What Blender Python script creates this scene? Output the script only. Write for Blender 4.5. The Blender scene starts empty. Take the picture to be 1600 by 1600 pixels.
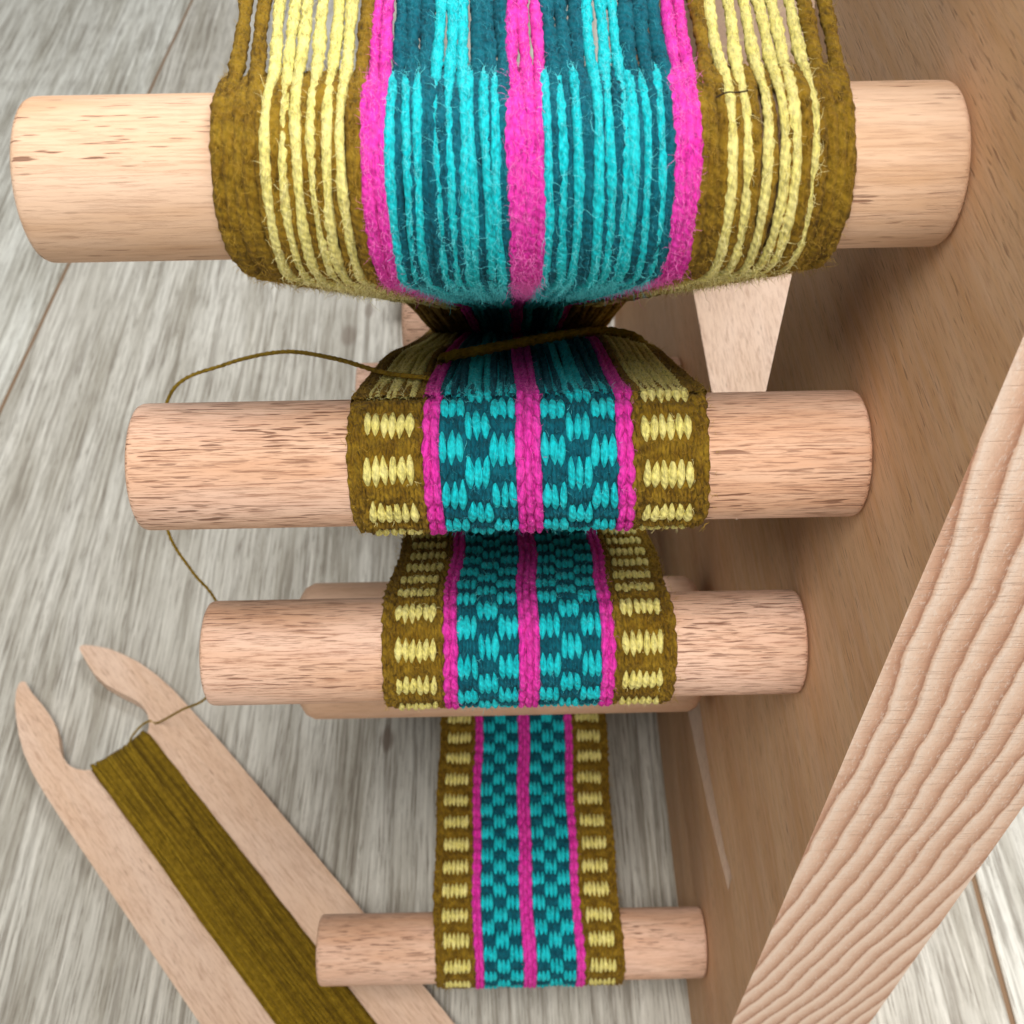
import bpy, bmesh, math, random
import numpy as np
from mathutils import Vector, Matrix
from mathutils.geometry import tessellate_polygon

random.seed(7)
rng = np.random.default_rng(11)
S = 0.001                                   # everything below is worked out in millimetres
scene = bpy.context.scene
COL = scene.collection

# ------------------------------------------------------------------ camera
cam_d = bpy.data.cameras.new('camera')
cam = bpy.data.objects.new('camera', cam_d)
COL.objects.link(cam)
RIGHT = Vector((0.99979017, -0.01850152, -0.00879207))
DOWN = Vector((-0.01979645, -0.76240026, -0.64680286))
FWD = Vector((0.00526376, 0.6468412, -0.76260656))
m = Matrix((RIGHT, -DOWN, -FWD)).transposed().to_4x4()
m.translation = Vector((0, 0, 0.488))
cam.matrix_world = m
cam_d.sensor_width = 36
cam_d.lens = 1837.17 / 1600 * 36
cam_d.clip_start = 0.01
cam_d.clip_end = 20
cam_d.dof.use_dof = True
cam_d.dof.focus_distance = 0.222
cam_d.dof.aperture_fstop = 44
scene.camera = cam

# ------------------------------------------------------------------ world and lamps (indoors, soft daylight)
w = bpy.data.worlds.new('World')
scene.world = w
w.use_nodes = True
bg = w.node_tree.nodes['Background']
bg.inputs[0].default_value = (1.0, 0.975, 0.94, 1)
bg.inputs[1].default_value = 0.12


def area(name, loc, target, size, energy, color):
    d = bpy.data.lights.new(name, 'AREA')
    d.shape = 'RECTANGLE'
    d.size, d.size_y = size
    d.energy = energy
    d.color = color
    o = bpy.data.objects.new(name, d)
    COL.objects.link(o)
    o.location = loc
    o.rotation_euler = (Vector(target) - Vector(loc)).to_track_quat('-Z', 'Y').to_euler()
    return o


area('ceiling_light', (-0.07, -0.22, 1.15), (0, 0.2, 0.25), (0.42, 0.42), 10.5, (1.0, 0.975, 0.94))
area('front_fill', (0.40, -1.05, 0.75), (0, 0.2, 0.25), (0.7, 0.7), 6.0, (1.0, 0.955, 0.90))  # fill lamp added to brighten the panel's end grain
area('back_right_light', (0.62, 0.80, 1.65), (0, 0.4, 0.1), (0.8, 0.7), 27.0, (0.97, 0.985, 1.0))  # area lamp added high at back right to brighten floor and step

scene.view_settings.view_transform = 'Standard'
scene.view_settings.look = 'None'
scene.view_settings.exposure = 0.0
scene.view_settings.gamma = 1.0
scene.view_settings.use_curve_mapping = False


# ------------------------------------------------------------------ node helpers
class NT:
    def __init__(self, name):
        self.mat = bpy.data.materials.new(name)
        self.mat.use_nodes = True
        self.t = self.mat.node_tree
        self.t.nodes.clear()
        self.out = self.t.nodes.new('ShaderNodeOutputMaterial')
        self.bsdf = self.t.nodes.new('ShaderNodeBsdfPrincipled')
        self.t.links.new(self.bsdf.outputs[0], self.out.inputs[0])

    def put(self, sock, v):
        if isinstance(v, bpy.types.NodeSocket):
            self.t.links.new(v, sock)
        else:
            sock.default_value = v

    def n(self, kind, **kw):
        return self.t.nodes.new('ShaderNode' + kind)

    def coord(self, which='Object'):
        return self.n('TexCoord').outputs[which]

    def mapping(self, vec, scale=(1, 1, 1), rot=(0, 0, 0), loc=(0, 0, 0)):
        k = self.n('Mapping')
        self.put(k.inputs['Vector'], vec)
        k.inputs['Scale'].default_value = scale
        k.inputs['Rotation'].default_value = rot
        k.inputs['Location'].default_value = loc
        return k.outputs[0]

    def noise(self, vec, scale=1.0, detail=2.0, rough=0.5, dist=0.0):
        k = self.n('TexNoise')
        self.put(k.inputs['Vector'], vec)
        k.inputs['Scale'].default_value = scale
        k.inputs['Detail'].default_value = detail
        k.inputs['Roughness'].default_value = rough
        k.inputs['Distortion'].default_value = dist
        return k.outputs['Fac']

    def math(self, op, a, b=None, c=None, clamp=False):
        k = self.n('Math')
        k.operation = op
        k.use_clamp = clamp
        self.put(k.inputs[0], a)
        if b is not None:
            self.put(k.inputs[1], b)
        if c is not None:
            self.put(k.inputs[2], c)
        return k.outputs[0]

    def ramp(self, fac, stops, interp='LINEAR'):
        k = self.n('ValToRGB')
        self.put(k.inputs[0], fac)
        cr = k.color_ramp
        cr.interpolation = interp
        while len(cr.elements) < len(stops):
            cr.elements.new(0.5)
        for e, (p, c) in zip(cr.elements, stops):
            e.position = p
            e.color = (c, c, c, 1) if not isinstance(c, tuple) else (*c, 1)
        return k.outputs[0]

    def mix(self, fac, a, b, blend='MIX'):
        k = self.n('Mix')
        k.data_type = 'RGBA'
        k.blend_type = blend
        self.put(k.inputs[0], fac)
        for s, v in ((k.inputs[6], a), (k.inputs[7], b)):
            if isinstance(v, tuple):
                v = (*v, 1) if len(v) == 3 else v
            self.put(s, v)
        return k.outputs[2]

    def bump(self, h, strength, dist):
        k = self.n('Bump')
        self.put(k.inputs['Height'], h)
        k.inputs['Strength'].default_value = strength
        k.inputs['Distance'].default_value = dist
        return k.outputs[0]

    def done(self, color, rough=0.6, normal=None, **kw):
        self.put(self.bsdf.inputs['Base Color'], (*color, 1) if isinstance(color, tuple) and len(color) == 3 else color)
        self.put(self.bsdf.inputs['Roughness'], rough)
        if normal is not None:
            self.put(self.bsdf.inputs['Normal'], normal)
        for k, v in kw.items():
            self.put(self.bsdf.inputs[k.replace('_', ' ')], v)
        return self.mat


def beech(name, axis, base=(0.76, 0.49, 0.335), warm=(0.68, 0.40, 0.235), fleck=0.8, fine=1.0, seed=0.0, dark=(0.16, 0.065, 0.035), thr=0.63, across=2.2):
    """Beech: pale pinkish wood with short dark dashes along the grain (axis 0, 1 or 2)."""
    t = NT(name)
    mm = t.mapping(t.coord(), scale=(1000, 1000, 1000), loc=(seed * 31, seed * 17, seed * 23))

    def al(a, c):
        s = [c, c, c]
        s[axis] = a
        return t.mapping(mm, scale=tuple(s))
    tone = t.noise(al(0.012, 0.055), 1, 3, 0.55)
    tone2 = t.noise(al(0.03, 0.35), 1, 3, 0.6)
    col = t.mix(t.ramp(tone, [(0.38, 0.0), (0.62, 1.0)]), base, warm)
    col = t.mix(t.math('MULTIPLY', t.ramp(tone2, [(0.35, 0.0), (0.75, 1.0)]), 0.35), col, (0.83, 0.62, 0.47))
    fl = t.noise(al(0.17, across), 1, 1.2, 0.35)
    where = t.ramp(t.noise(al(0.02, 0.10), 1, 2), [(0.34, 0.15), (0.58, 1.0)])
    fm = t.math('MULTIPLY', t.ramp(fl, [(thr, 0.0), (thr + 0.07, 1.0)]), where)
    fn = t.noise(al(0.13, 2.9), 1, 4, 0.7)
    fnm = t.ramp(fn, [(0.50, 0.0), (0.64, 1.0)])
    col = t.mix(t.math('MULTIPLY', fnm, 0.62 * fine), col, (0.33, 0.155, 0.09))
    col = t.mix(t.math('MULTIPLY', fm, fleck), col, dark)
    h = t.math('ADD', t.math('MULTIPLY', fm, -1.0), t.math('MULTIPLY', fnm, -0.35))
    return t.done(col, 0.6, t.bump(h, 0.6, 0.00022), Specular_IOR_Level=0.28)


def end_grain(name):
    """Sawn end of the plank: wide arcs of early and late wood, faint saw marks."""
    t = NT(name)
    mm = t.mapping(t.coord(), scale=(1000, 1000, 1000))
    wob = t.noise(t.mapping(mm, scale=(0.03, 0.03, 0.022)), 1, 3, 0.5)
    wob2 = t.noise(t.mapping(mm, scale=(0.28, 0.28, 0.11)), 1, 3, 0.6)
    sep = t.n('SeparateXYZ')
    t.put(sep.inputs[0], mm)
    dx = t.math('ADD', sep.outputs[0], 720.0)      # local x is measured from the panel's own origin
    dz = t.math('SUBTRACT', sep.outputs[2], 290.0)
    r = t.math('SQRT', t.math('ADD', t.math('MULTIPLY', dx, dx), t.math('MULTIPLY', dz, dz)))
    r = t.math('ADD', r, t.math('ADD', t.math('MULTIPLY', wob, 6.5), t.math('MULTIPLY', wob2, 1.2)))
    ph = t.math('FRACT', t.math('DIVIDE', r, 5.6))
    col = t.ramp(ph, [(0.0, (0.72, 0.47, 0.33)), (0.13, (0.88, 0.69, 0.56)), (0.42, (0.80, 0.555, 0.41)),
                      (0.78, (0.61, 0.34, 0.22)), (0.955, (0.40, 0.185, 0.105)), (1.0, (0.66, 0.42, 0.29))])
    saw = t.noise(t.mapping(mm, scale=(0.09, 0.09, 1.7), rot=(0, 0.05, 0)), 1, 3, 0.75)
    sawm = t.ramp(saw, [(0.54, 0.0), (0.66, 1.0)])
    up = t.ramp(t.math('MULTIPLY', sep.outputs[2], 0.002), [(0.30, 0.25), (0.48, 1.0)])
    sawm = t.math('MULTIPLY', sawm, up)
    speck = t.noise(t.mapping(mm, scale=(1.9, 1.9, 0.55)), 1, 4, 0.75)
    col = t.mix(t.math('MULTIPLY', sawm, 0.5), col, (0.50, 0.30, 0.20))
    col = t.mix(t.math('MULTIPLY', t.ramp(speck, [(0.54, 0.0), (0.68, 1.0)]), 0.5), col, (0.90, 0.78, 0.68))
    col = t.mix(t.math('MULTIPLY', t.ramp(speck, [(0.28, 1.0), (0.42, 0.0)]), 0.28), col, (0.42, 0.23, 0.14))
    h = t.math('ADD', t.math('MULTIPLY', t.ramp(ph, [(0, 0.0), (0.1, 1.0), (0.7, 0.8), (0.97, 0.0), (1.0, 0.0)]), 0.8),
               t.math('ADD', t.math('MULTIPLY', speck, 0.9), t.math('MULTIPLY', sawm, -0.5)))
    return t.done(col, 0.5, t.bump(h, 0.6, 0.0004), Specular_IOR_Level=0.4)


def floor_wood(name, tint, seed):
    t = NT(name)
    mm = t.mapping(t.coord(), scale=(1000, 1000, 1000), loc=(seed * 57, seed * 91, 0))
    warp = t.noise(t.mapping(mm, scale=(0.012, 0.004, 1)), 1, 2)
    v = t.n('CombineXYZ')
    sep = t.n('SeparateXYZ')
    t.put(sep.inputs[0], mm)
    t.put(v.inputs[0], t.math('ADD', sep.outputs[0], t.math('MULTIPLY', warp, 12.0)))
    t.put(v.inputs[1], sep.outputs[1])
    a = t.noise(t.mapping(v.outputs[0], scale=(0.06, 0.006, 1)), 1, 6, 0.62)
    b = t.noise(t.mapping(v.outputs[0], scale=(0.42, 0.010, 1)), 1, 7, 0.70)
    c = t.noise(t.mapping(v.outputs[0], scale=(1.3, 0.034, 1)), 1, 5, 0.72)
    lt = tuple(tint[i] * k for i, k in enumerate((0.60, 0.580, 0.515)))
    md = tuple(tint[i] * k for i, k in enumerate((0.375, 0.350, 0.292)))
    dk = tuple(tint[i] * k for i, k in enumerate((0.135, 0.108, 0.078)))
    col = t.mix(t.ramp(a, [(0.38, 0.0), (0.62, 1.0)]), md, lt)
    col = t.mix(t.math('MULTIPLY', t.ramp(b, [(0.41, 1.0), (0.49, 0.0)]), 0.55), col, dk)
    col = t.mix(t.math('MULTIPLY', t.ramp(b, [(0.53, 0.0), (0.62, 1.0)]), 0.55), col, tuple(min(1, x * 1.22) for x in lt))
    col = t.mix(t.math('MULTIPLY', t.ramp(c, [(0.41, 1.0), (0.46, 0.0)]), 0.70), col, dk)
    wash = t.noise(t.mapping(v.outputs[0], scale=(0.016, 0.0055, 1)), 1, 3, 0.6)
    col = t.mix(t.math('MULTIPLY', t.ramp(wash, [(0.50, 0.0), (0.72, 1.0)]), 0.3), col, tuple(x * 1.1 for x in lt))
    # knots of the printed oak
    ob = t.mapping(t.coord(), scale=(1000, 1000, 1000))
    for kx, ky, kr, st in KNOTS:
        d = t.n('VectorMath')
        d.operation = 'DISTANCE'
        t.put(d.inputs[0], t.mapping(ob, scale=(1, 0.55, 0)))
        d.inputs[1].default_value = (kx, ky * 0.55, 0)
        dd = t.math('ADD', d.outputs['Value'], t.math('MULTIPLY', t.math('SUBTRACT', b, 0.5), kr * 1.3))
        k = t.math('SUBTRACT', 1.0, t.math('DIVIDE', dd, kr), clamp=True)
        col = t.mix(t.math('MULTIPLY', t.math('MINIMUM', t.math('MULTIPLY', k, 2.2), 1.0), st), col, (0.12, 0.075, 0.05))
    h = t.math('ADD', t.math('MULTIPLY', b, 0.5), t.math('MULTIPLY', c, 0.5))
    return t.done(col, 0.55, t.bump(h, 0.35, 0.0004), Specular_IOR_Level=0.3)


def yarn(name, color, alt, sheen=0.10, low=0.34):
    """Wool: two-ply twist and fibre streaks read from UVs that are in millimetres (across, along)."""
    t = NT(name)
    uv = t.coord('UV')
    wv = t.n('TexWave')
    wv.wave_type = 'BANDS'
    wv.bands_direction = 'X'
    t.put(wv.inputs['Vector'], t.mapping(uv, scale=(1, 1, 1), rot=(0, 0, math.radians(-58))))
    wv.inputs['Scale'].default_value = 0.26
    wv.inputs['Distortion'].default_value = 1.6
    wv.inputs['Detail'].default_value = 2
    wv.inputs['Detail Scale'].default_value = 2.0
    fib = t.noise(t.mapping(uv, scale=(1.7, 0.45, 1), rot=(0, 0, math.radians(-24))), 1, 6, 0.75)
    big = t.noise(t.mapping(t.coord(), scale=(330, 330, 330)), 1, 3, 0.6)
    col = t.mix(t.ramp(fib, [(0.36, 0.0), (0.56, 1.0)]), tuple(c * low for c in color), color)
    col = t.mix(t.math('MULTIPLY', t.ramp(fib, [(0.55, 0.0), (0.74, 1.0)]), 0.7), col, tuple(min(0.97, c * 1.25 + 0.03) for c in color))
    col = t.mix(t.math('MULTIPLY', t.ramp(big, [(0.40, 0.0), (0.70, 1.0)]), 0.55), col, alt)
    h = t.math('ADD', t.math('MULTIPLY', wv.outputs['Fac'], 0.45), t.math('MULTIPLY', fib, 1.6))
    return t.done(col, 0.92, t.bump(h, 0.85, 0.0005), Specular_IOR_Level=0.12,
                  Sheen_Weight=sheen, Sheen_Roughness=0.55, Sheen_Tint=(*[min(1, c * 0.6 + 0.3) for c in color], 1))


def fibre(name, color):
    t = NT(name)
    return t.done(color, 0.9, Specular_IOR_Level=0.1)


KNOTS = [(-57.6, 276, 4.0, 0.6), (-96, 561, 6, 0.45), (-84, 585, 4.5, 0.45), (-31, 205, 5, 0.5)]
C_YEL, C_OLI = (0.90, 0.79, 0.23), (0.205, 0.110, 0.005)
C_PNK, C_TUR, C_TEA = (0.88, 0.036, 0.45), (0.004, 0.62, 0.69), (0.001, 0.105, 0.150)
M = {
    'yellow': yarn('yellow_wool', C_YEL, (0.95, 0.87, 0.38)),
    'olive': yarn('olive_wool', C_OLI, (0.42, 0.265, 0.022), 0.1, 0.22),
    'pink': yarn('pink_wool', C_PNK, (0.93, 0.09, 0.52)),
    'turq': yarn('turquoise_wool', C_TUR, (0.03, 0.72, 0.76)),
    'teal': yarn('teal_wool', C_TEA, (0.004, 0.18, 0.23), 0.08, 0.28),
    'mustard': yarn('mustard_wool', (0.25, 0.150, 0.005), (0.34, 0.21, 0.012), 0.10),
    'mustard_dark': yarn('mustard_wool_dark', (0.17, 0.098, 0.004), (0.23, 0.14, 0.008), 0.08),
    'mustard_light': yarn('mustard_wool_light', (0.32, 0.195, 0.008), (0.42, 0.27, 0.02), 0.10),
    'edge': beech('panel_edge_lit_beech', 1, base=(0.80, 0.60, 0.46), warm=(0.74, 0.53, 0.38), fleck=0.3, fine=0.8, seed=3.0, thr=0.67),  # raw-wood tone, paled further so edges and groove look lit by colour
    'panel': beech('panel_beech', 1, base=(0.72, 0.44, 0.235), warm=(0.64, 0.36, 0.17), fleck=0.5, fine=0.7, seed=2.0, thr=0.645, across=2.0),
    'end': end_grain('panel_end_grain'),
    'shuttle': beech('shuttle_beech', 0, base=(0.74, 0.535, 0.40), warm=(0.69, 0.47, 0.325), fleck=0.5, fine=0.85, seed=5.0, thr=0.66),
    'tension': beech('tension_beech', 0, base=(0.72, 0.46, 0.31), warm=(0.66, 0.40, 0.25), fleck=0.45, fine=0.6, seed=8.0, thr=0.66),
    'plank_a': floor_wood('floor_oak_grey', (1.0, 1.0, 1.0), 0.0),
    'plank_b': floor_wood('floor_oak_white', (1.10, 1.13, 1.15), 1.0),
    'plank_c': floor_wood('floor_oak_pale', (1.08, 1.10, 1.12), 2.0),
}
for i in range(8):
    pale = i in (0,)
    M['peg%d' % i] = beech('peg_beech_%d' % i, 0, fleck=0.85, fine=0.42 if pale else (1.35, 1.2, 1.3, 0.8, 1.0, 1.1, 1.0, 1.0)[i], seed=10.3 + 3.7 * i,
                           thr=0.65 if pale else 0.595,
                           base=(0.63, 0.43, 0.295) if pale else (0.73, 0.48, 0.36), warm=(0.55, 0.335, 0.195) if pale else (0.62, 0.355, 0.22))
for k, c in (('yellow', (0.92, 0.84, 0.40)), ('olive', (0.40, 0.25, 0.04)), ('pink', (0.93, 0.20, 0.58)), ('turq', (0.14, 0.72, 0.76)), ('teal', (0.04, 0.27, 0.33))):
    M['f_' + k] = fibre(k + '_fibre', c)
t = NT('joint_dirt')
M['joint'] = t.done((0.22, 0.135, 0.075), 0.9)


# ------------------------------------------------------------------ object helpers
def mesh_obj(name, verts, faces, mats, parent=None, uvs=None, mat_idx=None, smooth=True, origin=None, extra=None):
    """verts in world mm; linked as one mesh object, local to its parent (or to origin)."""
    v = np.asarray(verts, float)
    if origin is None:
        origin = ROOT_LOC[parent.name] if parent is not None else (0, 0, 0)
    loc = np.asarray(origin, float)
    me = bpy.data.meshes.new(name)
    me.from_pydata(((v - loc) * S).tolist(), [], faces if isinstance(faces, list) else faces.tolist())
    for mt in (mats if isinstance(mats, (list, tuple)) else [mats]):
        me.materials.append(mt)
    if uvs is not None:
        ul = me.uv_layers.new(name='UVMap')
        li = np.empty(len(me.loops), dtype=np.int32)
        me.loops.foreach_get('vertex_index', li)
        ul.data.foreach_set('uv', np.asarray(uvs, float)[li].ravel())
    if mat_idx is not None:
        me.polygons.foreach_set('material_index', mat_idx)
    if smooth:
        me.polygons.foreach_set('use_smooth', [True] * len(me.polygons))
    me.update()
    o = bpy.data.objects.new(name, me)
    COL.objects.link(o)
    if parent is not None:
        o.parent = parent
        po = np.asarray(ROOT_LOC[parent.name], float)
        o.location = tuple((loc - po) * S)
    else:
        o.location = tuple(loc * S)
    ROOT_LOC[o.name] = tuple(loc)
    return o


ROOT_LOC = {}


def thing(name, loc, label, cat, group=None):
    o = bpy.data.objects.new(name, None)
    COL.objects.link(o)
    o.empty_display_size = 0.02
    o.location = tuple(np.asarray(loc, float) * S)
    o['label'] = label
    o['category'] = cat
    if group:
        o['group'] = group
    ROOT_LOC[o.name] = tuple(loc)
    return o


def bevel(o, width, seg=2, angle=40):
    md = o.modifiers.new('edge', 'BEVEL')
    md.width = width * S
    md.segments = seg
    md.limit_method = 'ANGLE'
    md.angle_limit = math.radians(angle)
    return md


class Acc:
    """Collects grids (rows x cols of points with uv) into one mesh."""
    def __init__(self):
        self.v, self.f, self.uv, self.n = [], [], [], 0

    def grid(self, P, UV, close=False):
        r, c = P.shape[:2]
        idx = np.arange(r * c).reshape(r, c) + self.n
        if close:
            nx = np.roll(idx, -1, axis=1)
            q = np.stack([idx[:-1], nx[:-1], nx[1:], idx[1:]], -1).reshape(-1, 4)
        else:
            q = np.stack([idx[:-1, :-1], idx[:-1, 1:], idx[1:, 1:], idx[1:, :-1]], -1).reshape(-1, 4)
        self.v.append(P.reshape(-1, 3))
        self.uv.append(UV.reshape(-1, 2))
        self.f.append(q)
        self.n += r * c

    def build(self, name, mat, parent, **kw):
        return mesh_obj(name, np.concatenate(self.v), np.concatenate(self.f), mat, parent, uvs=np.concatenate(self.uv), **kw)


def resample(pts, step):
    pts = np.asarray(pts, float)
    # Catmull-Rom through the points, then even steps
    P = np.vstack([2 * pts[0] - pts[1], pts, 2 * pts[-1] - pts[-2]])
    out = []
    for i in range(1, len(P) - 2):
        t_ = np.linspace(0, 1, 24, endpoint=False)[:, None]
        p0, p1, p2, p3 = P[i - 1], P[i], P[i + 1], P[i + 2]
        out.append(0.5 * ((2 * p1) + (-p0 + p2) * t_ + (2 * p0 - 5 * p1 + 4 * p2 - p3) * t_ ** 2 + (-p0 + 3 * p1 - 3 * p2 + p3) * t_ ** 3))
    out.append(pts[-1:])
    c = np.vstack(out)
    s = np.concatenate([[0], np.cumsum(np.linalg.norm(np.diff(c, axis=0), axis=1))])
    n = max(2, int(s[-1] / step))
    q = np.linspace(0, s[-1], n + 1)
    return np.stack([np.interp(q, s, c[:, k]) for k in range(3)], 1)


def tube(acc, pts, r, sides=9, ply=0.16, pitch=3.2, phase=0.0, ref=(1, 0, 0), rvar=None, rough=0.06):
    """Twisted two-ply yarn along pts (mm)."""
    p = np.asarray(pts, float)
    tg = np.gradient(p, axis=0)
    tg /= np.linalg.norm(tg, axis=1)[:, None] + 1e-9
    ref = np.asarray(ref, float)
    b = np.cross(tg, ref)
    bad = np.linalg.norm(b, axis=1) < 1e-3
    b[bad] = np.cross(tg[bad], (0.1, 0.9, 0.4))
    b /= np.linalg.norm(b, axis=1)[:, None]
    a = np.cross(b, tg)
    s = np.concatenate([[0], np.cumsum(np.linalg.norm(np.diff(p, axis=0), axis=1))])
    th = np.linspace(0, 2 * math.pi, sides, endpoint=False)
    rr = r * (1 + ply * np.cos(2 * (th[None, :] - s[:, None] * 2 * math.pi / (2 * pitch)) + phase))
    if rvar is not None:
        rr = rr * rvar[:, None]
    rr = rr * (1 + rough * rng.normal(size=rr.shape))
    P = p[:, None, :] + rr[..., None] * (np.cos(th)[None, :, None] * a[:, None, :] + np.sin(th)[None, :, None] * b[:, None, :])
    UV = np.stack(np.broadcast_arrays((th * r)[None, :], s[:, None] + phase * 3), -1)
    acc.grid(P, UV, close=True)


# ------------------------------------------------------------------ floor: wide grey-washed boards
def plank(x0, x1, skew, mat):
    y0, y1 = -900.0, 2600.0
    g = 1.3
    v = []
    for z, e in ((-1.55, 0.0), (-0.5, 0.0), (0, 0.6)):
        v += [(x0 + g + e + skew[0] * (y0 - 300), y0, z), (x1 - g - e + skew[1] * (y0 - 300), y0, z),
              (x1 - g - e + skew[1] * (y1 - 300), y1, z), (x0 + g + e + skew[0] * (y1 - 300), y1, z)]
    f = [[8, 9, 10, 11], [3, 2, 1, 0]]
    for k in (0, 4):
        for i in range(4):
            j = (i + 1) % 4
            f.append([k + i, k + j, k + 4 + j, k + 4 + i])
    return mesh_obj('plank', v, f, mat, FLOOR, smooth=False, origin=(0, 0, 0))


FLOOR = mesh_obj('floor', [(-1900, -900, -1.6), (1900, -900, -1.6), (1900, 2600, -1.6), (-1900, 2600, -1.6)], [[0, 1, 2, 3]], M['joint'], smooth=False)
FLOOR['kind'] = 'structure'
SK = (0.068, 0.068)
XS = [-1830, -1325, -818, -311.5, 199, 706, 1212]
mats = ['plank_c', 'plank_a', 'plank_b', 'plank_a', 'plank_c', 'plank_b']
skw = [0.068, 0.068, 0.068, 0.068, 0.012, 0.012, 0.012]
for i in range(len(XS) - 1):
    plank(XS[i], XS[i + 1], (skw[i], skw[i + 1]), M[mats[i]])

# ------------------------------------------------------------------ the loom
XI, XO = 69.6, 114.8                       # inner and outer face of the side panel
R = 12.5
LOOM = thing('inkle_loom', (92, 150, 0), 'wooden inkle loom, tall side panel on the right with round beech pegs', 'loom')


def rounded(poly, rad, n=6):
    out = []
    k = len(poly)
    for i in range(k):
        p0, p1, p2 = (np.array(poly[j % k], float) for j in (i - 1, i, i + 1))
        a = (p0 - p1) / np.linalg.norm(p0 - p1)
        b = (p2 - p1) / np.linalg.norm(p2 - p1)
        rr = rad[i] if isinstance(rad, (list, tuple)) else rad
        ang = math.acos(np.clip(a @ b, -1, 1))
        d = rr / math.tan(ang / 2)
        s, e = p1 + a * d, p1 + b * d
        c = p1 + (a + b) / np.linalg.norm(a + b) * rr / math.sin(ang / 2)
        a0 = math.atan2(*(s - c)[::-1])
        a1 = math.atan2(*(e - c)[::-1])
        da = (a1 - a0 + math.pi) % (2 * math.pi) - math.pi
        for q in range(n + 1):
            t_ = a0 + da * q / n
            out.append((c[0] + rr * math.cos(t_), c[1] + rr * math.sin(t_)))
    return out


outer = rounded([(118.2, 0), (560, 0), (560, 470), (392, 470), (380, 214), (226, 214), (224, 322), (262, 384), (266, 470), (118.2, 470)],
                [1.5, 6, 20, 15, 10, 3, 20, 40, 10, 12])
sa, sb = np.array([268.0, 74.6]), np.array([150.0, 121.8])
sd = (sb - sa) / np.linalg.norm(sb - sa)
sn = np.array([-sd[1], sd[0]]) * 3.4
sn = np.array([-sd[1], sd[0]])
if sn[1] < 0:
    sn = -sn
# a routed groove: wide at the back, running out to a small pit near the front
slot = [(266, 78), (258, 112), (196, 114), (163, 121.5), (152, 127.5), (151.5, 117.5), (190, 101)]
loops = [outer, slot]
tri = tessellate_polygon([[Vector((a, b, 0)) for a, b in lp] for lp in loops])
flat = [p for lp in loops for p in lp]
N = len(flat)
verts = [(XI, y, z) for y, z in flat] + [(XO, y, z) for y, z in flat]
faces, midx = [], []
for a, b, c in tri:
    faces.append([a, b, c])
    midx.append(0)
tri2 = tessellate_polygon([[Vector((a, b, 0)) for a, b in lp] for lp in loops[:1]])
for a, b, c in tri2:
    faces.append([N + a, N + b, N + c])
    midx.append(0)
k0 = 0
for li, lp in enumerate(loops[:1]):
    n = len(lp)
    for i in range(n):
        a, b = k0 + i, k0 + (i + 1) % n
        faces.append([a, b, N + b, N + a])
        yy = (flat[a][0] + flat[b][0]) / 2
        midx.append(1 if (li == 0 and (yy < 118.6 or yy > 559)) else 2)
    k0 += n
# groove floor slopes from the lower lip up to the foot of a short wall under the upper lip
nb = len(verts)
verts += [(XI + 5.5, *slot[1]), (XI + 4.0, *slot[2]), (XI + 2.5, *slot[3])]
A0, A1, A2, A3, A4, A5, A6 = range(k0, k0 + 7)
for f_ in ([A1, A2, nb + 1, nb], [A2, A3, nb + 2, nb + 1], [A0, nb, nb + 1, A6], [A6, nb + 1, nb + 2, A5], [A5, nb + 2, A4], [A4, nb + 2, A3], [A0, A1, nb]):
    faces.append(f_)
    midx.append(2)  # groove takes the paler edge colour to look lit
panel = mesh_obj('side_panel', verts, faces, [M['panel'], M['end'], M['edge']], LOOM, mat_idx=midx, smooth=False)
bmx = bmesh.new()
bmx.from_mesh(panel.data)
bmesh.ops.recalc_face_normals(bmx, faces=bmx.faces)
bmx.to_mesh(panel.data)
bmx.free()
bevel(panel, 1.1, 2, 75)


def lathe_x(profile, cy, cz, seg=56, wob=0.0):
    v, f = [], []
    for x, r in profile:
        for k in range(seg):
            a = 2 * math.pi * k / seg
            v.append((x, cy + r * math.cos(a), cz + r * math.sin(a)))
    n = len(profile)
    for i in range(n - 1):
        for k in range(seg):
            k2 = (k + 1) % seg
            f.append([i * seg + k, i * seg + k2, (i + 1) * seg + k2, (i + 1) * seg + k])
    f.append([k for k in range(seg)][::-1])
    f.append([(n - 1) * seg + k for k in range(seg)])
    return v, [q[::-1] for q in f]


def peg(x0, cy, cz, r, mat, x1=XI - 0.3, cham=0.9, name='peg', tenon=8.0):
    pr = [(x0, r - cham - 0.6), (x0 + 0.12, r - cham), (x0 + cham * 0.45, r - cham * 0.35), (x0 + cham * 1.1, r - 0.05), (x0 + cham * 2, r)]
    for k in range(1, 12):
        pr.append((x0 + (x1 - x0) * k / 12, r))
    pr += [(x1 - cham * 2, r), (x1 - cham * 1.1, r - 0.05), (x1 - cham * 0.45, r - cham * 0.35), (x1 - 0.1, r - cham), (x1, r - cham - 0.6),
           (x1 + 0.02, tenon), (XI + 14, tenon)]
    v, f = lathe_x(pr, cy, cz)
    o = mesh_obj(name, v, f, mat, LOOM, origin=(x0, cy, cz))
    md = o.modifiers.new('n', 'WEIGHTED_NORMAL')
    return o


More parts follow.
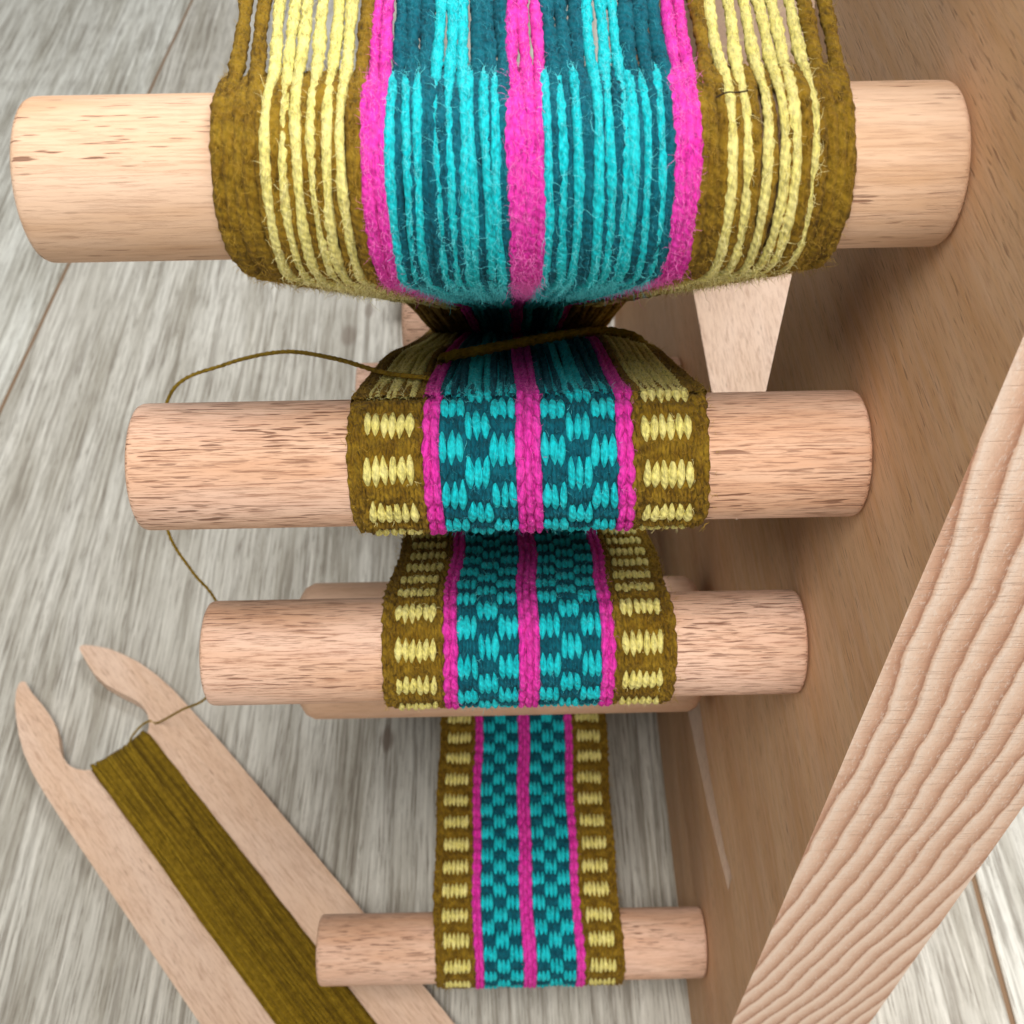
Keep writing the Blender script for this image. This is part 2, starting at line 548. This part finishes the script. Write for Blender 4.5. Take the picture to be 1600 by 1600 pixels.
P1, P2, P3, P4 = (159.0, 382.4), (158.2, 317.4), (158.2, 251.3), (158.4, 54.0)
RA, RB, RC, RD = (332.0, 203.0), (336.0, 165.0), (420.0, 428.0), (432.0, 74.0)
TEN, TR = (230.0, 144.0), 23.6
for i, (p, x0, mt) in enumerate([(P1, -71.4, 0), (P2, -71.4, 1), (P3, -71.4, 2), (P4, -71.4, 3), (RB, -57.0, 5), (RC, -71.4, 6), (RD, -71.4, 7)]):
    o = peg(x0, p[0], p[1], R, M['peg%d' % mt])
    if i < 4:
        o['label'] = ['thick-looking topmost beech peg nearest the camera, carrying the loose warp', 'second beech peg from the top', 'third beech peg from the top', 'lowest beech peg near the floor, over the shuttle'][i]
STICK = thing('shed_stick', (0, RA[0], RA[1] - R), 'short round wooden stick held in the warp behind the second peg', 'stick')
v_, f_ = lathe_x([(-36, R - 2), (-35.4, R - 0.8), (-34, R - 0.05), (-33, R), (0, R), (33, R), (36, R - 0.05), (37.4, R - 0.8), (38, R - 2)], *RA)
mesh_obj('rod', v_, f_, M['peg4'], STICK)
tens = peg(-71.6, TEN[0], TEN[1], TR, M['tension'], x1=66.0, cham=4.0, name='tension_peg', tenon=6.0)
tens['label'] = 'wide peg set just behind the third peg'
# stabilising foot across the back of the loom
fv = [(x, y, z) for z in (0.2, 24) for x, y in ((-62, 575), (XO, 575), (XO, 615), (-62, 615))]
foot = mesh_obj('foot', fv, [[3, 2, 1, 0], [4, 5, 6, 7]] + [[i, (i + 1) % 4, 4 + (i + 1) % 4, 4 + i] for i in range(4)], M['tension'], LOOM, smooth=False)
bevel(foot, 2.0)

# ------------------------------------------------------------------ the path of the band in the (Y, z) plane
RB_ = R + 1.0


def tangent(c1, r1, d1, c2, r2, d2):
    """Line leaving circle 1 (d=+1 ccw) and arriving on circle 2."""
    c1, c2 = np.array(c1, float), np.array(c2, float)
    D = c2 - c1
    L = np.linalg.norm(D)
    k = d1 * r1 - d2 * r2
    base = math.atan2(D[1], D[0])
    # right-hand normal n of travel dir: centre1 + n*r1*d1, centre2 + n*r2*d2 ; (p2-p1).n = 0
    beta = math.acos(np.clip(k / L, -1, 1))
    for sg in (-1, 1):
        a = base + sg * beta
        n = np.array([math.cos(a), math.sin(a)])
        tdir = np.array([-n[1], n[0]])
        if (D - n * k) @ tdir > 0:
            return c1 + n * r1 * d1, c2 + n * r2 * d2, n
    raise RuntimeError


def belt(items, step=0.5):
    """items: ('pt',y,z) first/last, circles (c, r, d). Returns sampled Y,z, normal and marks."""
    seq = [((it[1], it[2]), 0.0, 1) if it[0] == 'pt' else it for it in items]
    tans = [tangent(*seq[i], *seq[i + 1]) for i in range(len(seq) - 1)]
    pts, nrm, marks = [], [], []
    s = 0.0

    def add(p, n):
        pts.append(p)
        nrm.append(n)
    for i, (a, b, n) in enumerate(tans):
        L = np.linalg.norm(b - a)
        k = max(2, int(L / step))
        for q in range(k):
            add(a + (b - a) * q / k, n)
        marks.append(('line', s, s + L))
        s += L
        if i + 1 < len(tans):
            c, r, d = seq[i + 1]
            n2 = tans[i + 1][2]
            a0 = math.atan2(n[1] * d, n[0] * d)
            a1 = math.atan2(n2[1] * d, n2[0] * d)
            da = (a1 - a0) % (2 * math.pi) if d > 0 else -((a0 - a1) % (2 * math.pi))
            L = abs(da) * r
            k = max(2, int(L / step))
            for q in range(k):
                t_ = a0 + da * q / k
                nn = np.array([math.cos(t_), math.sin(t_)])
                add(np.array(c) + nn * r, nn * d)
            marks.append(('arc', s, s + L))
            s += L
    add(tans[-1][1], tans[-1][2])
    P, Nn = np.array(pts), np.array(nrm)
    ss = np.concatenate([[0], np.cumsum(np.linalg.norm(np.diff(P, axis=0), axis=1))])
    return P, Nn, ss, marks


class Path:
    def __init__(self, items):
        self.P, self.N, self.s, self.marks = belt(items)

    def at(self, s):
        y = np.interp(s, self.s, self.P[:, 0])
        z = np.interp(s, self.s, self.P[:, 1])
        ny = np.interp(s, self.s, self.N[:, 0])
        nz = np.interp(s, self.s, self.N[:, 1])
        l = np.hypot(ny, nz)
        return y, z, ny / l, nz / l

    def point(self, u, s, h):
        y, z, ny, nz = self.at(s)
        return np.stack(np.broadcast_arrays(u, y + ny * h, z + nz * h), -1)


BAND = Path([('pt', 322.0, 214.0), (P2, RB_, 1), (RB, RB_, -1), (P3, RB_, 1), (RD, RB_, -1), (P4, RB_, 1), ('pt', 425.0, 38.0)])
mk = BAND.marks
S_P2 = mk[1][1]                 # band touches peg 2
S_FELL = S_P2 + 1.5
CW, U0, NC = 68.0 / 43, -29.0, 43
HP = 4.62                        # half a pattern repeat along the band

BANDO = thing('woven_band', (5, 158, 254), 'patterned wool band and its warp in olive, yellow, pink and turquoise wound over the pegs', 'woven band')

# columns: (role) per column from left to right
ROLE = ['o'] * 2 + ['y'] * 6 + ['o'] + ['p'] * 2 + ['t'] * 9 + ['p'] * 3 + ['t'] * 9 + ['p'] * 2 + ['o'] + ['y'] * 6 + ['o'] * 2


def ucol(i):
    return U0 + (i + 0.5) * CW


def wob_u(s):
    return 0.45 * math.sin(s * 0.05) + 0.30 * math.sin(s * 0.14 + 1.0)


def skew(u, s):
    # rows are not quite square to the band
    k = np.interp(s, [0, mk[1][1], mk[1][2], mk[4][1], mk[5][1], mk[5][2], mk[8][1], mk[9][2]], [.035, .035, .03, -.012, -.012, -.012, -.004, .012])
    return k * (u - 5)


def stitch(acc, u, s, l, wd, hh, h0, tilt=0.0, res=(9, 7), ph=0.0):
    a = np.linspace(-1, 1, res[0])
    th = np.linspace(math.pi, 0, res[1])
    prof = np.cos(a * math.pi / 2 * 0.985) ** 0.95
    A, T = np.meshgrid(a, th, indexing='ij')
    pr = prof[:, None]
    bul = 1 + 0.12 * np.sin(A * 3.0 + ph)
    uu = u + tilt * A + np.cos(T) * wd * 0.5 * pr * bul
    ss_ = s + A * l * 0.5
    hgt = h0 + np.sin(T) * hh * pr ** 0.8 * (1 + 0.10 * rng.normal(size=A.shape)) - 0.42 * A ** 2
    uu = uu + 0.035 * rng.normal(size=A.shape)
    P = BAND.point(uu, ss_, hgt)
    UV = np.stack([T / math.pi * wd * 1.4 + ph * 2.3, A * l * 0.5 + ph * 5.1], -1)
    acc.grid(P, UV)


def visible(s):
    r = [(S_FELL, mk[1][2] + 22), (mk[5][1] - 95, mk[5][2] + 12), (mk[9][1] - 135, mk[9][2] + 14)]
    return any(a <= s <= b for a, b in r)


def turq_on(i, row):
    b = ((i - 11) // 3) if i < 20 else ((i - 23) // 3)
    even = b in (0, 2)
    return (row % 2 == 1) if even else (row % 2 == 0)


ground = {}
for nm, cols in (('olive_ground', range(0, 9)), ('pink_stripe', range(9, 11)), ('teal_ground', range(11, 20)), ('pink_stripe', range(20, 23)),
                 ('teal_ground', range(23, 32)), ('pink_stripe', range(32, 34)), ('olive_ground', range(34, 43))):
    ground[cols] = (nm, Acc())


def strip(acc, ua, ub, s0, s1, hi, lo, left=False, right=False):
    ss_ = np.arange(s0, s1, 1.2)
    wob = np.array([wob_u(x) for x in ss_])
    if left or right:
        wob = wob + 0.22 * np.sin(ss_ * 2 * math.pi / HP) + 0.18 * rng.normal(size=len(ss_))
    prof = [(ub, hi), (ua, hi)] if not (left or right) else None
    if left:
        prof = [(ub, hi), (ua + 0.4, hi), (ua - 0.25, hi - 0.5), (ua - 0.25, lo + 0.4), (ua + 0.4, lo), (ub, lo)]
    elif right:
        prof = [(ub, lo), (ub - 0.4, lo), (ub + 0.25, lo + 0.4), (ub + 0.25, hi - 0.5), (ub - 0.4, hi), (ua, hi)]
        prof = [(ua, lo)] + prof[1:]
    else:
        prof = [(ub, hi), (ua, hi), (ua, lo), (ub, lo)]
    P = np.stack([BAND.point(u + wob, ss_, h) for u, h in prof], 1)[:, ::-1]
    UV = np.stack([np.broadcast_to(np.array([p[0] for p in prof])[None, ::-1], P.shape[:2]), np.broadcast_to(ss_[:, None], P.shape[:2])], -1)
    acc.grid(P, UV, close=True)


S_END = mk[-1][2] - 2
col_of = {}
for cols, (nm, acc) in ground.items():
    for c in cols:
        col_of[c] = cols
    strip(acc, U0 + cols[0] * CW + (0.35 if cols[0] == 0 else 0), U0 + (cols[-1] + 1) * CW - (0.35 if cols[-1] == 42 else 0), S_FELL - 1, S_END, -0.22, -0.95,
          left=cols[0] == 0, right=cols[-1] == 42)

blocks = {}
hidden = {'yellow': Acc(), 'turq': Acc()}
HP0 = HP
ROWS = []
q_ = S_FELL + 1.2
while q_ < S_END - 3:
    hp = HP0 if q_ < mk[7][1] else HP0 * 1.0
    ROWS.append((q_, hp))
    q_ += hp
nrows = len(ROWS)
for row in range(nrows):
    sc, HP = ROWS[row]
    vis = visible(sc)
    res = (9, 7) if vis else (5, 4)
    rj = random.uniform(-0.25, 0.25)
    for i in range(NC):
        u = ucol(i)
        role = ROLE[i]
        jit = random.uniform(-0.26, 0.26) + rj + 0.12 * math.sin(i * 0.5 + row * 1.7)
        ph = random.uniform(-1.5, 1.5)
        s = sc + skew(u, sc) + jit
        if s < S_FELL + 0.5 or s > S_END - 4:
            continue
        uu = u + wob_u(s) + random.uniform(-0.10, 0.10)
        tl = random.uniform(-0.22, 0.22)
        g = ground[col_of[i]][1]
        if role == 'y':
            if row % 2 == 0:
                key = ('yellow', 0 if i < 20 else 1, row)
                a = blocks.setdefault(key, Acc()) if vis else hidden['yellow']
                stitch(a, uu, s, HP * random.uniform(1.22, 1.5), CW * random.uniform(0.95, 1.14), 0.90 * random.uniform(.8, 1.15), 0.10, tl - 0.06, res, ph)
            else:
                stitch(g, uu, s + random.uniform(-.5, .5), HP * random.uniform(0.85, 1.3), CW * random.uniform(.6, .85), random.uniform(.55, .95), -0.05, tl + 0.3, res, ph)
                if vis:
                    stitch(g, uu + CW * 0.5, s + random.uniform(-.6, .6), HP * 0.95, CW * 0.55, random.uniform(.4, .85), -0.05, tl - 0.1, (7, 5), ph)
        elif role == 'o':
            edge = i in (0, 1, 41, 42)
            drop = -0.35 if i in (0, 42) else 0.0
            ds = HP * 0.5 * (i % 2)
            stitch(g, uu, s + ds, HP * random.uniform(0.95, 1.4), CW * random.uniform(.65, .9), random.uniform(.6, .95), -0.05 + drop, tl + 0.25, res, ph)
            stitch(g, uu + CW * 0.45 * (-1 if i > 20 else 1), s + ds + HP * 0.45, HP * 0.95, CW * 0.62, random.uniform(.5, .85), -0.05 + drop, tl - 0.22, res, ph)
        elif role == 'p':
            ds = HP * 0.5 * ((i - 20) % 2 if 20 <= i < 23 else 0)
            dirn = -1 if i in (9, 20, 32) else (1 if i in (10, 22, 33) else 0)
            stitch(g, uu, s + ds, HP * random.uniform(1.30, 1.55), CW * random.uniform(1.0, 1.2), random.uniform(.85, 1.1), 0.08, 0.26 * dirn + tl * 0.8, res, ph)
        else:
            if turq_on(i, row):
                blk = (i - 11) // 3 if i < 20 else 3 + (i - 23) // 3
                key = ('turq', blk, row)
                a = blocks.setdefault(key, Acc()) if vis else hidden['turq']
                stitch(a, uu, s, HP * random.uniform(1.36, 1.7), CW * random.uniform(0.97, 1.16), 0.90 * random.uniform(.8, 1.15), 0.10, tl, res, ph)
            else:
                stitch(g, uu, s + random.uniform(-.4, .4), HP * random.uniform(0.85, 1.25), CW * random.uniform(.65, .9), random.uniform(.5, .85), -0.05, tl * 1.5, res, ph)
                if vis:
                    stitch(g, uu + CW * 0.5, s + random.uniform(-.8, .8), HP * 0.9, CW * 0.55, random.uniform(.35, .75), -0.05, -tl, (7, 5), ph)
for cols, (nm, acc) in ground.items():
    mt = {'o': 'olive', 'p': 'pink', 't': 'teal'}[nm[0]]
    acc.build(nm, M[mt], BANDO)
for (kind, b, row), acc in blocks.items():
    acc.build('yellow_block' if kind == 'yellow' else 'turquoise_check', M[kind], BANDO)
for kind, acc in hidden.items():
    if acc.n:
        o = acc.build('yellow_blocks' if kind == 'yellow' else 'turquoise_checks', M[kind], BANDO)
        o['kind'] = 'stuff'

# ------------------------------------------------------------------ warp threads over peg 1 and behind peg 2
UP = Path([('pt', 420.0, 441.0), (P1, R + 1.3, 1), ('pt', 324.0, 219.0)])
LOW = Path([('pt', 300.0, 216.0), (P1, R + 1.0, 1), ('pt', 324.0, 219.0)])
fib_sites = {k: [] for k in ('yellow', 'olive', 'pink', 'turq', 'teal')}
fib_peg = {k: [] for k in fib_sites}
u1c = lambda u: float(np.interp(u, [-29, -25.84, -16.35, -14.77, -11.6, 2.63, 7.37, 21.6, 24.77, 26.35, 35.8, 39], [-41.2, -35.2, -21.8, -19.7, -16.0, 1.2, 6.4, 24.8, 28.7, 31.6, 46.0, 51.2]))


def colour(i, layer):
    r = ROLE[i]
    if r == 'o':
        return 'olive'
    if r == 'p':
        return 'pink'
    if r == 'y':
        return 'yellow' if layer == 0 else 'olive'
    b = ((i - 11) // 3) if i < 20 else ((i - 23) // 3)
    if layer == 0:
        return 'turq' if b == 1 else 'teal'
    return 'teal' if b == 1 else 'turq'


def smooth(x):
    x = np.clip(x, 0, 1)
    return x * x * (3 - 2 * x)


for layer in (0, 1):
    path = UP if layer == 0 else LOW
    m1 = path.marks[1]
    s_all = path.s[-1]
    sv = np.concatenate([np.arange(0, m1[1] - 70, 6.0), np.arange(max(0, m1[1] - 70), m1[2] + 110, 0.9), np.arange(m1[2] + 110, s_all, 5.0), [s_all]])
    sv = np.unique(sv[(sv >= 0) & (sv <= s_all)])
    for i in range(NC):
        k = colour(i, layer)
        u = ucol(i) + (CW * 0.25 if layer == 0 else -CW * 0.25) + random.uniform(-0.12, 0.12)
        if k in ('yellow', 'turq'):
            u += random.uniform(-0.18, 0.18)
        f = 1.0 - smooth((sv - (m1[1] + (m1[2] - m1[1]) * 0.42)) / (s_all - m1[1] - 28.0)) ** 0.8
        lat = (5.0 + (u - 5.0) * 0.60) * (1 - f) + u1c(u) * f
        if layer == 1:
            fb = smooth((m1[1] - 4 - sv) / (m1[1] - 4.0))
            lat = 5.0 + (lat - 5.0) * (1 - 0.5 * fb)
        j1, j2 = random.uniform(0, 6), random.uniform(0, 6)
        lat = lat + 0.22 * np.sin(sv * 0.09 + j1) + 0.12 * np.sin(sv * 0.23 + j2)
        base = {'yellow': 1.2, 'turq': 1.25, 'pink': 0.75, 'olive': 0.55, 'teal': 0.5}[k] + (0.3 if layer == 1 else 0.0) + random.choice((-0.12, 0.0, 0.0, 0.1))
        # in the air the threads lie in one sheet, on the peg they pile up
        onp = smooth((sv - (m1[1] - 10)) / 10.0)
        h = (base * 0.9 + random.uniform(-0.15, 0.15) + 0.14 * np.sin(sv * 0.06 + j2)) * onp + 0.35 * (1 - onp) * np.sin(sv * 0.03 + j1)
        bulge = 1.6 * np.exp(-((lat - 5) / 34.0) ** 4) * smooth((sv - (m1[2] - 37.0)) / 25.0)
        P = path.point(lat, sv, h + bulge)
        acc = Acc()
        rvar = 1 + 0.10 * np.sin(sv * 0.35 + j1 * 2) + 0.07 * np.sin(sv * 0.93 + j2)
        rad = {'yellow': 0.92, 'turq': 0.90, 'pink': 0.88, 'olive': 0.98, 'teal': 1.02}[k]
        if k in ('yellow', 'turq'):
            rvar = rvar * (1 - random.uniform(0.04, 0.26) * onp)
        elif k != 'pink':
            rvar = rvar * (1.16 - 0.06 * onp)
        else:
            rvar = rvar * (1.10 - 0.10 * onp)
        tube(acc, P, rad, sides=9, ply=0.10, pitch=2.2, phase=j1, rvar=rvar)
        acc.build('warp_thread', M[k], BANDO)
        q = (sv > m1[1] - 45) & (sv < m1[2] + 60)
        y_, z_, ny_, nz_ = path.at(sv[q])
        pts = P[q]
        nn = np.stack([np.zeros(q.sum()), ny_, nz_], 1)
        fib_sites[k].append((pts + nn * rad * 0.8, nn))
        fib_peg[k].append((pts + nn * rad * 0.75, nn, np.gradient(pts, axis=0)))

# unwoven warp between the fell on peg 2 and the back of the loom
sv = np.concatenate([np.arange(0, S_P2 - 70, 5.0), np.arange(S_P2 - 70, S_FELL + 3.0, 1.0)])
for i in range(NC):
    for layer in (0, 1):
        k = colour(i, layer)
        u = ucol(i) + (CW * 0.25 if layer else -CW * 0.25) + random.uniform(-0.2, 0.2)
        j1 = random.uniform(0, 6)
        d = (S_FELL - sv)
        lat = 5 + (u - 5) * (1 - 0.22 * smooth(d / 190.0)) + 0.25 * np.sin(sv * 0.07 + j1) + np.array([wob_u(S_FELL)] * len(sv))
        sheet = (0.5 if layer == 0 else -0.5)
        hump = 4.2 * math.exp(-((u - 24) / 16.0) ** 2) * np.exp(-((d - 58) / 26.0) ** 2) + 1.6 * math.exp(-((u + 14) / 18.0) ** 2) * np.exp(-((d - 55) / 30.0) ** 2)
        h = sheet * smooth(d / 20.0) + 0.3 * np.sin(sv * 0.05 + j1) + hump - 0.15
        P = BAND.point(lat, sv, h)
        acc = Acc()
        tube(acc, P, 0.84, sides=7, ply=0.13, pitch=2.6, phase=j1)
        acc.build('warp_thread', M[k], BANDO)
        q = sv > S_P2 - 90
        y_, z_, ny_, nz_ = BAND.at(sv[q])
        nn = np.stack([np.zeros(q.sum()), ny_, nz_], 1)
        fib_sites[k].append((P[q] + nn * 0.5, nn))

# sites on the woven band
for row in range(nrows):
    sc, HP = ROWS[row]
    if not visible(sc):
        continue
    for i in range(NC):
        u = ucol(i)
        role = ROLE[i]
        k = {'o': 'olive', 'p': 'pink'}.get(role)
        if role == 'y':
            k = 'yellow' if row % 2 == 0 else 'olive'
        if role == 't':
            k = 'turq' if turq_on(i, row) else 'teal'
        ss_ = np.array([sc + random.uniform(-2, 2) for _ in range(3)])
        uu = np.array([u + random.uniform(-.7, .7) for _ in range(3)])
        if i in (0, 42):
            uu = uu + (-0.6 if i == 0 else 0.6)
        P = BAND.point(uu, ss_, 0.5)
        y_, z_, ny_, nz_ = BAND.at(ss_)
        nn = np.stack([np.full(3, -0.9 if i == 0 else (0.9 if i == 42 else 0)), ny_, nz_], 1)
        fib_sites[k].append((P, nn))


def fuzz(kind, count, lo, hi, along=False):
    src = fib_peg if along else fib_sites
    P = np.concatenate([q[0] for q in src[kind]])
    Nn = np.concatenate([q[1] for q in src[kind]])
    idx = rng.integers(0, len(P), count)
    p, n = P[idx], Nn[idx]
    n = n / np.linalg.norm(n, axis=1)[:, None]
    rnd = rng.normal(size=(count, 3))
    d = rnd + n * rng.choice([0.3, 1.3], size=count)[:, None]
    d /= np.linalg.norm(d, axis=1)[:, None]
    if along:
        T = np.concatenate([q[2] for q in src[kind]])[idx]
        T /= np.linalg.norm(T, axis=1)[:, None]
        d = T * rng.choice([-1, 1], size=count)[:, None] + rnd * 0.35 + n * 0.35
        d /= np.linalg.norm(d, axis=1)[:, None]
    # never point far into the wool
    dn = np.sum(d * n, 1)
    d += n * np.where(dn < 0.2, 0.28 - dn, 0)[:, None]
    d /= np.linalg.norm(d, axis=1)[:, None]
    L = rng.uniform(lo, hi, count) * np.where(rng.random(count) < 0.03, 1.8, 1.0)
    bend = rng.normal(size=(count, 3))
    bend -= np.sum(bend * d, 1)[:, None] * d
    bend /= np.linalg.norm(bend, axis=1)[:, None]
    K = 5
    t_ = np.linspace(0, 1, K)
    curl = rng.uniform(0.2, 0.9, count)
    pts = p[:, None, :] + d[:, None, :] * (L[:, None] * np.sin(t_ * 1.25)[None, :] / 1.25)[..., None] + bend[:, None, :] * (L * curl)[:, None, None] * (t_ ** 2 * 0.6)[None, :, None] \
        + np.cross(d, bend)[:, None, :] * (L * 0.12)[:, None, None] * np.sin(t_ * 5.0)[None, :, None]
    r = 0.042 * (1 - 0.6 * t_)
    e1 = bend[:, None, None, :]
    e2 = np.cross(d, bend)[:, None, None, :]
    th = np.array([0, 2.0944, 4.18879])
    V = pts[:, :, None, :] + r[None, :, None, None] * (np.cos(th)[None, None, :, None] * e1 + np.sin(th)[None, None, :, None] * e2)
    V = V.reshape(-1, 3)
    base = (np.arange(count) * K * 3)[:, None, None]
    a = (np.arange(K - 1) * 3)[None, :, None]
    c = np.arange(3)[None, None, :]
    c2 = (c + 1) % 3
    F = np.stack([base + a + c, base + a + c2, base + a + 3 + c2, base + a + 3 + c], -1).reshape(-1, 4)
    o = mesh_obj('wool_fuzz', V, F, M['f_' + kind], BANDO)
    o['kind'] = 'stuff'


for kind, n1, n2 in (('olive', 10000, 6500), ('yellow', 4000, 2000), ('pink', 4500, 3500), ('turq', 6000, 4000), ('teal', 6500, 5500)):
    fuzz(kind, n1, 0.6, 2.0)
    fuzz(kind, n2, 1.0, 3.0, along=True)

# weft yarn lying across the open warp
wf = resample([(-13.5, 193.0, 311.5), (-12.2, 196.0, 310.8), (-3.7, 203.0, 306.6), (6.8, 211.8, 301.1), (14.7, 216.4, 298.6), (24.5, 220.0, 296.6), (31.5, 216.2, 298.0), (34.5, 210.0, 299.5)], 0.7)
acc = Acc()
tube(acc, wf, 1.15, sides=10, ply=0.14, pitch=2.8, ref=(0, 0.3, 1))
acc.build('weft_yarn', M['mustard_light'], BANDO)

# ------------------------------------------------------------------ stick shuttle on the floor
AX, PP, O2 = np.array([0.65163414, -0.75853342]), np.array([0.75853342, 0.65163414]), np.array([-180.0, 270.0])
ZT, ZB, SL = 9.0, 3.2, 262.0


def sh(t_, w_, z):
    q = O2 + AX * t_ + PP * w_
    return (q[0], q[1], z)


half = [(130, 37.2), (60, 36.9), (32, 36.5), (-8.5, 35.0), (-22, 33.4), (-34.2, 30.6), (-42, 27.8), (-49.7, 24.4), (-56.4, 19.9), (-60.6, 16.2), (-61.6, 14.2), (-60.2, 12.9),
        (-51.4, 11.9), (-43, 11.3), (-34.4, 12.4), (-26, 15.0), (-20.3, 17.3), (-16, 18.8), (-12.2, 19.5), (-8, 19.4), (-4.6, 18.6), (-1, 17.0), (1.3, 15.4), (4.3, 11.5), (5.6, 6),
        (6.0, -1), (5.4, -8), (2.8, -14.2), (0.5, -17.4), (-2.4, -19.6), (-5.2, -20.9), (-8, -21.4), (-12, -21.5), (-16, -20.6), (-20.4, -18.8), (-24.5, -17.2), (-31, -15.7), (-37, -15.3), (-45, -15.4),
        (-52.4, -15.9), (-60.6, -15.4), (-62.2, -16.8), (-61.4, -18.6), (-58.4, -21.4), (-52, -25.0), (-45.0, -27.9), (-36, -31.0), (-27.2, -33.4), (-14.0, -35.4), (0, -36.2), (20, -36.6), (60, -36.9), (130, -37.2)]
mid = SL / 2
full = half + [(SL - a, -b) for a, b in half]
full = [p for i, p in enumerate(full) if np.hypot(p[0] - full[i - 1][0], p[1] - full[i - 1][1]) > 0.5]
SHUT = thing('stick_shuttle', (*sh(mid, 0, 0)[:2], 0), 'flat forked wooden stick shuttle lying on the grey floor at lower left', 'shuttle')
tr = tessellate_polygon([[Vector((a, b, 0)) for a, b in full]])
n = len(full)
# mesh lives in the shuttle's own axes so the grain runs along it
bm_v = [(a - mid, b, z) for z in (ZB, ZT) for a, b in full]
fc = []
for a, b, c in tr:
    fc += [[a, b, c], [n + c, n + b, n + a]]
fc += [[i, (i + 1) % n, n + (i + 1) % n, n + i] for i in range(n)]
me = bpy.data.meshes.new('blade')
me.from_pydata((np.array(bm_v) * S).tolist(), [], fc)
me.materials.append(M['shuttle'])
bmx = bmesh.new()
bmx.from_mesh(me)
bmesh.ops.recalc_face_normals(bmx, faces=bmx.faces)
bmx.to_mesh(me)
bmx.free()
bl = bpy.data.objects.new('blade', me)
COL.objects.link(bl)
bl.parent = SHUT
bl.rotation_euler = (0, 0, math.atan2(AX[1], AX[0]))
bevel(bl, 1.0, 3, 35)

YARN = thing('wound_yarn', sh(mid, 0, 0), 'mustard olive weft yarn wound lengthwise on the shuttle, its tail running up to the band', 'yarn')
for i in range(110):
    w0 = -14.2 + 27.6 * ((i * 0.618) % 1.0) + random.uniform(-0.3, 0.3)
    base_lay = i < 36
    if base_lay:
        w0 = -14.4 + 28.0 * i / 35
    w1 = np.clip(w0 * random.uniform(0.9, 1.05) + random.uniform(-1.6, 1.6), -14.6, 13.6)
    if base_lay:
        w1 = w0
    wmid = w0 if base_lay else np.clip(w0 * 0.5 + w1 * 0.5 + random.uniform(-3.2, 3.2), -15.0, 14.0)
    lay = 0 if i < 36 else (1 if i < 76 else 2)
    zt = ZT + 0.7 + lay * 1.05 * (1 - (w0 / 17.0) ** 2 * 0.5) + random.uniform(-0.1, 0.15)
    zb = ZB - 0.75 - min(lay, 1) * 0.9
    e = 5.2 - lay * 0.9 - 0.010 * w0 ** 2
    pts = [sh(mid, wmid, zb), sh(e + 14, w0, zb), sh(e + 1.4, w0, zb + 0.4), sh(e - 1.2, w0, (ZT + ZB) / 2), sh(e + 0.2, w0, zt - 0.6), sh(e + 5, w0, zt), sh(e + 40, w0 * 0.7 + wmid * 0.3, zt), sh(mid * 0.65, wmid, zt + 0.1), sh(mid, wmid, zt),
           sh(SL - mid * 0.65, wmid, zt + 0.1), sh(SL - e - 5, w1, zt), sh(SL - e - 0.2, w1, zt - 0.6), sh(SL - e + 1.2, w1, (ZT + ZB) / 2), sh(SL - e - 1.4, w1, zb + 0.4), sh(SL - e - 14, w1, zb), sh(mid, wmid, zb)]
    acc = Acc()
    P = resample(pts, 3.2)
    tube(acc, P, random.uniform(0.5, 0.66), sides=7, ply=0.14, pitch=2.8, phase=random.uniform(0, 6), ref=(AX[1], -AX[0], 0.05))
    acc.build('wound_strand', M[random.choice(('mustard', 'mustard', 'mustard_dark', 'mustard_light'))], YARN)
tail = resample([(-15, 172, 327), (-24.8, 181.1, 320.2), (-38.3, 198.6, 308.7), (-54.5, 218.7, 292.9), (-74.0, 233.0, 276.0), (-92.8, 241.2, 259.3), (-105.9, 247.6, 225.2), (-110.8, 246.6, 191.6), (-107.9, 247.2, 168.4),
                 (-104.7, 250.1, 148.7), (-104.4, 253.8, 112.5), (-124.3, 258.3, 70.2), (-144, 269.5, 40.5), (-163.0, 280.6, 11.5), (-168.0, 283.0, 9.0), (-172.5, 280, 8.0), (-174.6, 273.6, 9.5), (-173, 268.5, 12.0), (-169, 262, 12.6), (-163, 255, 12.4)], 0.9)
acc = Acc()
tube(acc, tail, 0.50, sides=9, ply=0.14, pitch=2.8, ref=(0.2, 1, 0.1))
acc.build('yarn_tail', M['mustard_light'], YARN)

# one dark stray hair caught on the yellow warp
hair = resample([(31.0, 152.2, 398.6), (32.6, 152.8, 399.0), (33.9, 152.7, 399.0), (35.6, 153.3, 398.9)], 0.4)
acc = Acc()
tube(acc, hair, 0.13, sides=5, ply=0.0, rough=0.0)
acc.build('stray_hair', fibre('dark_hair', (0.03, 0.02, 0.012)), BANDO)
